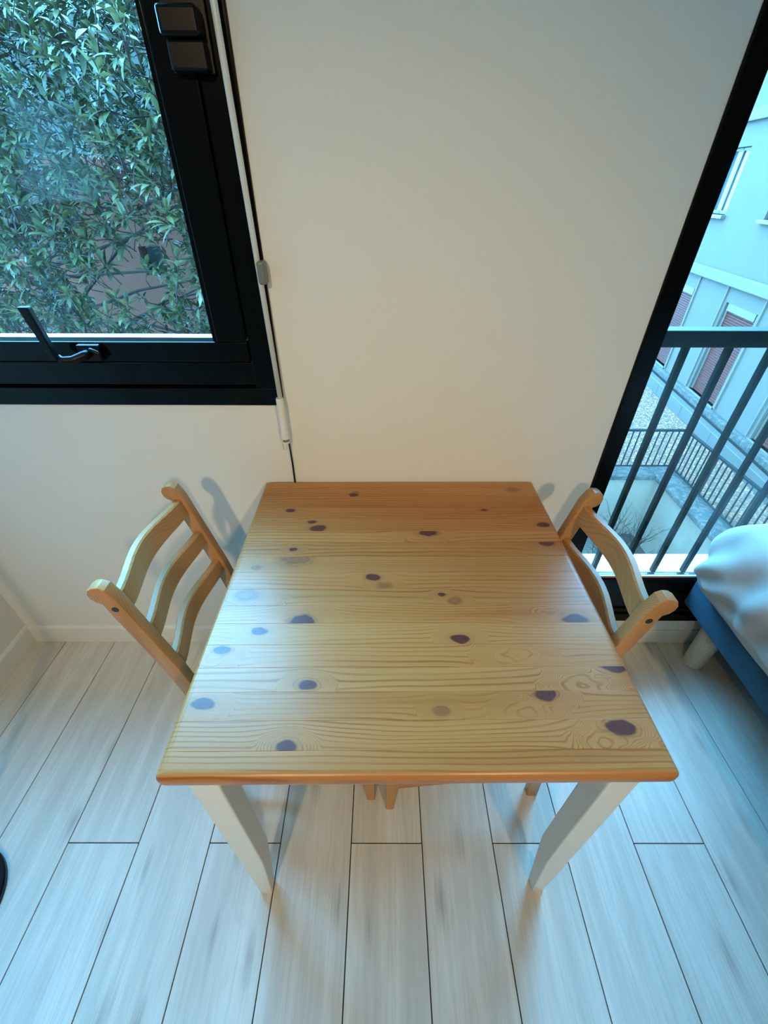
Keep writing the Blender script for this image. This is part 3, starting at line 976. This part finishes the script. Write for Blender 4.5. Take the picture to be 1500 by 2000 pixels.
# ------------------------------------------------------------------ leafy tree outside the left window
def leaf_material(name, c1, c2):
    m = NT(name)
    c, x, y, z = m.coord('Object')
    at = m.node('ShaderNodeAttribute'); at.attribute_name = 'tone'
    rnd_ = m.node('ShaderNodeObjectInfo').outputs['Random']
    f = m.math('ADD', at.outputs['Fac'], m.math('MULTIPLY', rnd_, .25), clamp=True)
    m.set(Base_Color=m.mix(f, c1, c2), Roughness=.45)
    m.bsdf.inputs['Specular IOR Level'].default_value = .25
    return m.mat


M_LEAF = leaf_material('laurel_leaf', (0.01392, 0.01436, 0.00435), (0.06438, 0.0522, 0.01609))
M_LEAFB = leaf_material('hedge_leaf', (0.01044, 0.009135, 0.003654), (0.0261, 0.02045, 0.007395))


def leaf_shape(full=True):
    st = [(0, 0.001, 0), (.18, .55, .012), (.45, 1.0, .010), (.75, .72, -.03), (1, 0.0, -.10)] if full else [(0, .001, 0), (.45, 1.0, .01), (1, 0, -.08)]
    vs_, fs = [], []
    for i, (t, w_, dz) in enumerate(st):
        if i in (0, len(st) - 1):
            vs_.append((t, 0, dz))
        else:
            vs_ += [(t, -w_ * .145, dz + .035 * w_), (t, 0, dz), (t, w_ * .145, dz + .035 * w_)]
    fs += [(0, 1, 2), (0, 2, 3)]
    b = 1
    for i in range(len(st) - 3):
        fs += [(b, b + 3, b + 4, b + 1), (b + 1, b + 4, b + 5, b + 2)]
        b += 3
    last = len(vs_) - 1
    fs += [(b, last, b + 1), (b + 1, last, b + 2)]
    return vs_, fs


LV, LFc = leaf_shape(True)
SV, SFc = leaf_shape(False)
tr = random.Random(21)


def rosette(p, axis, n, L):
    """matrices of the leaves of one whorl"""
    axis = axis.normalized()
    u = axis.orthogonal().normalized(); v = axis.cross(u)
    out = []
    ph = tr.uniform(0, 6.28)
    for k in range(n):
        a = ph + k * 2.39996
        el = .25 + .95 * (k / n) + tr.uniform(-.15, .15)     # angle from the axis
        d = (axis * math.cos(el) + (u * math.cos(a) + v * math.sin(a)) * math.sin(el))
        d.z -= .38
        d.normalize()
        side = d.cross(Vector((0, 0, 1)))
        if side.length < 1e-3: side = u
        side = (side.normalized() + Vector((tr.uniform(-.35, .35), tr.uniform(-.35, .35), tr.uniform(-.35, .35)))).normalized()
        nz = side.cross(d).normalized(); side = d.cross(nz)
        if nz.z < 0: nz = -nz; side = -side
        l = L * tr.uniform(.75, 1.15)
        m = Matrix((d * l, side.normalized() * l * -1, nz * l)).transposed().to_4x4()
        m.translation = p - axis * .045 * (k / n)
        out.append(m)
    return out


tree = empty('laurel_tree', (-3.0, 4.1, GZ))
setp(tree, 'dense evergreen tree with long glossy leaves outside the left window', 'tree')
T0 = Vector((-3.0, 4.1, GZ))


def in_view(p):
    d = p - Vector((0, 0, CAMH))
    zc = d.dot(F)
    if zc < .1: return False
    u = 750 + FPX * d.dot(Rv) / zc; v_ = 1000 + FPX * d.dot(Dv) / zc
    return 5 < u < 400 and 5 < v_ < 640


near, rest, stems = [], [], []
count = 0
gaps = [(Vector((-1.62, 3.35, .95)), .42), (Vector((-1.95, 3.9, .85)), .50), (Vector((-1.40, 2.9, .98)), .26), (Vector((-2.3, 4.4, .6)), .5), (Vector((-1.75, 3.3, .75)), .26)]
while count < 6200:
    x = tr.uniform(-3.7, -.05); y = tr.uniform(2.25, 4.2); z = tr.uniform(-.7, 2.75)
    p = Vector((x, y, z))
    if z > 1.95 + (y - 2.3) * .42 + .2 * mnoise.noise(Vector((x * 2, y * 2, 0))): continue
    # crown surface bulges towards the window in lobes
    front = 2.55 + .55 * mnoise.noise(Vector((x * 1.1, z * 1.1, 3.3))) + .30 * mnoise.noise(Vector((x * 2.6, z * 2.6, 8.1))) - .12 * (z - 1)
    if y < front: continue
    if tr.random() > math.exp(-(y - front) * 1.1): continue
    if x > -.55 - .0 * z and z < 1.2 and tr.random() < .5: continue
    if any((p - g).length < r and tr.random() < .90 for g, r in gaps): continue
    ax = Vector((tr.uniform(-.6, .6), -0.55 + tr.uniform(-.5, .5), tr.uniform(.0, 1.0)))
    ms = rosette(p, ax, tr.randint(7, 10), tr.uniform(.062, .092))
    stems.append((p, ax.normalized()))
    (near if in_view(p) and y < front + .5 else rest).append((p, ms))
    count += 1
near.sort(key=lambda e: (e[0] - Vector((0, 0, CAMH))).length)
ind, joined = [], []
for p, ms in near:
    for m in ms:
        (ind if len(ind) < 300 else joined).append(m)
for p, ms in rest: joined += ms


def leaf_cloud(name, mats, V, Fc, mat, parent, org):
    vs_, fs, tone = [], [], []
    for m in mats:
        b = len(vs_)
        vs_ += [(m @ Vector(q)) - org for q in V]
        fs += [tuple(i + b for i in f) for f in Fc]
        tone += [tr.random() * .75] * len(V)
    me = bpy.data.meshes.new(name)
    me.from_pydata(vs_, [], fs)
    at = me.attributes.new('tone', 'FLOAT', 'POINT')
    at.data.foreach_set('value', tone)
    o = link(name, me, mat, parent, True)
    return o


lc = leaf_cloud('foliage', joined, LV, LFc, M_LEAF, tree, T0)
lc['kind'] = 'stuff'
variants = []
for k in range(5):
    me = bpy.data.meshes.new('leaf')
    me.from_pydata([(a, b, c_ + (-.03 - .05 * k) * a * a * .5) for a, b, c_ in LV], [], LFc)
    at = me.attributes.new('tone', 'FLOAT', 'POINT'); at.data.foreach_set('value', [.42 + .13 * k] * len(LV))  # front leaves coloured lighter, imitating lit clusters over the dark interior
    me.materials.append(M_LEAF)
    for p_ in me.polygons: p_.use_smooth = True
    variants.append(me)
for i, m in enumerate(ind):
    o = link('leaf', variants[i % 5], None, tree)
    mm = m.copy(); mm.translation = m.translation - T0
    o.matrix_basis = mm
# trunk, limbs and twigs
bm = bmesh.new()
tube(bm, [(0, 0, 0), (.05, .05, 1.6), (-.05, .1, 3.2), (.05, .1, 5.0), (0, .1, 6.3), (0, .1, 7.0)], [.17, .15, .11, .07, .035, .012], 12)
link('trunk', bm_mesh(bm, 'trunk'), M_TWIG, tree, True)
bm = bmesh.new()
for p, ax in stems:
    q = p - T0
    a = q - ax * tr.uniform(.10, .22)
    tube(bm, [a, (a + q) / 2 + Vector((tr.uniform(-.02, .02), tr.uniform(-.02, .02), -.015)), q + ax * .01], [.0035, .0028, .0018], 4)
for k in range(46):
    p, ax = tr.choice(stems)
    q = p - T0
    s = Vector((0, .08, max(2.0, q.z - tr.uniform(.2, 1.2))))
    mid = (s + q) / 2 + Vector((tr.uniform(-.15, .15), tr.uniform(-.1, .2), tr.uniform(-.1, .2)))
    tube(bm, [s, mid, q - ax * .1], [.016, .010, .004], 6)
br_ = link('branches', bm_mesh(bm, 'branches'), M_TWIG, tree)

# darker hedge closing the view behind the tree
hedge = empty('background_hedge', (-3.2, 9.2, GZ))
setp(hedge, 'dark tall hedge far behind the glossy leaved tree', 'hedge')
H0 = Vector((-3.2, 9.2, GZ))
hm = []
for k in range(1500):
    p = Vector((tr.uniform(-9.5, 2.6), 8.7 + tr.uniform(0, .9), tr.uniform(GZ + .3, 6.0)))
    hm += rosette(p, Vector((tr.uniform(-.6, .6), -.7, tr.uniform(0, .8))), 8, tr.uniform(.30, .42))
hl = leaf_cloud('foliage', hm, SV, SFc, M_LEAFB, hedge, H0)
hl['kind'] = 'stuff'
bm = bmesh.new()
for k in range(9):
    x = -6 + k * 1.4
    tube(bm, [(x, .6, 0), (x + tr.uniform(-.2, .2), .6, 5), (x + tr.uniform(-.4, .4), .6, 8.4)], [.14, .10, .03], 8)
st = link('stems', bm_mesh(bm, 'stems'), M_TWIG, hedge)
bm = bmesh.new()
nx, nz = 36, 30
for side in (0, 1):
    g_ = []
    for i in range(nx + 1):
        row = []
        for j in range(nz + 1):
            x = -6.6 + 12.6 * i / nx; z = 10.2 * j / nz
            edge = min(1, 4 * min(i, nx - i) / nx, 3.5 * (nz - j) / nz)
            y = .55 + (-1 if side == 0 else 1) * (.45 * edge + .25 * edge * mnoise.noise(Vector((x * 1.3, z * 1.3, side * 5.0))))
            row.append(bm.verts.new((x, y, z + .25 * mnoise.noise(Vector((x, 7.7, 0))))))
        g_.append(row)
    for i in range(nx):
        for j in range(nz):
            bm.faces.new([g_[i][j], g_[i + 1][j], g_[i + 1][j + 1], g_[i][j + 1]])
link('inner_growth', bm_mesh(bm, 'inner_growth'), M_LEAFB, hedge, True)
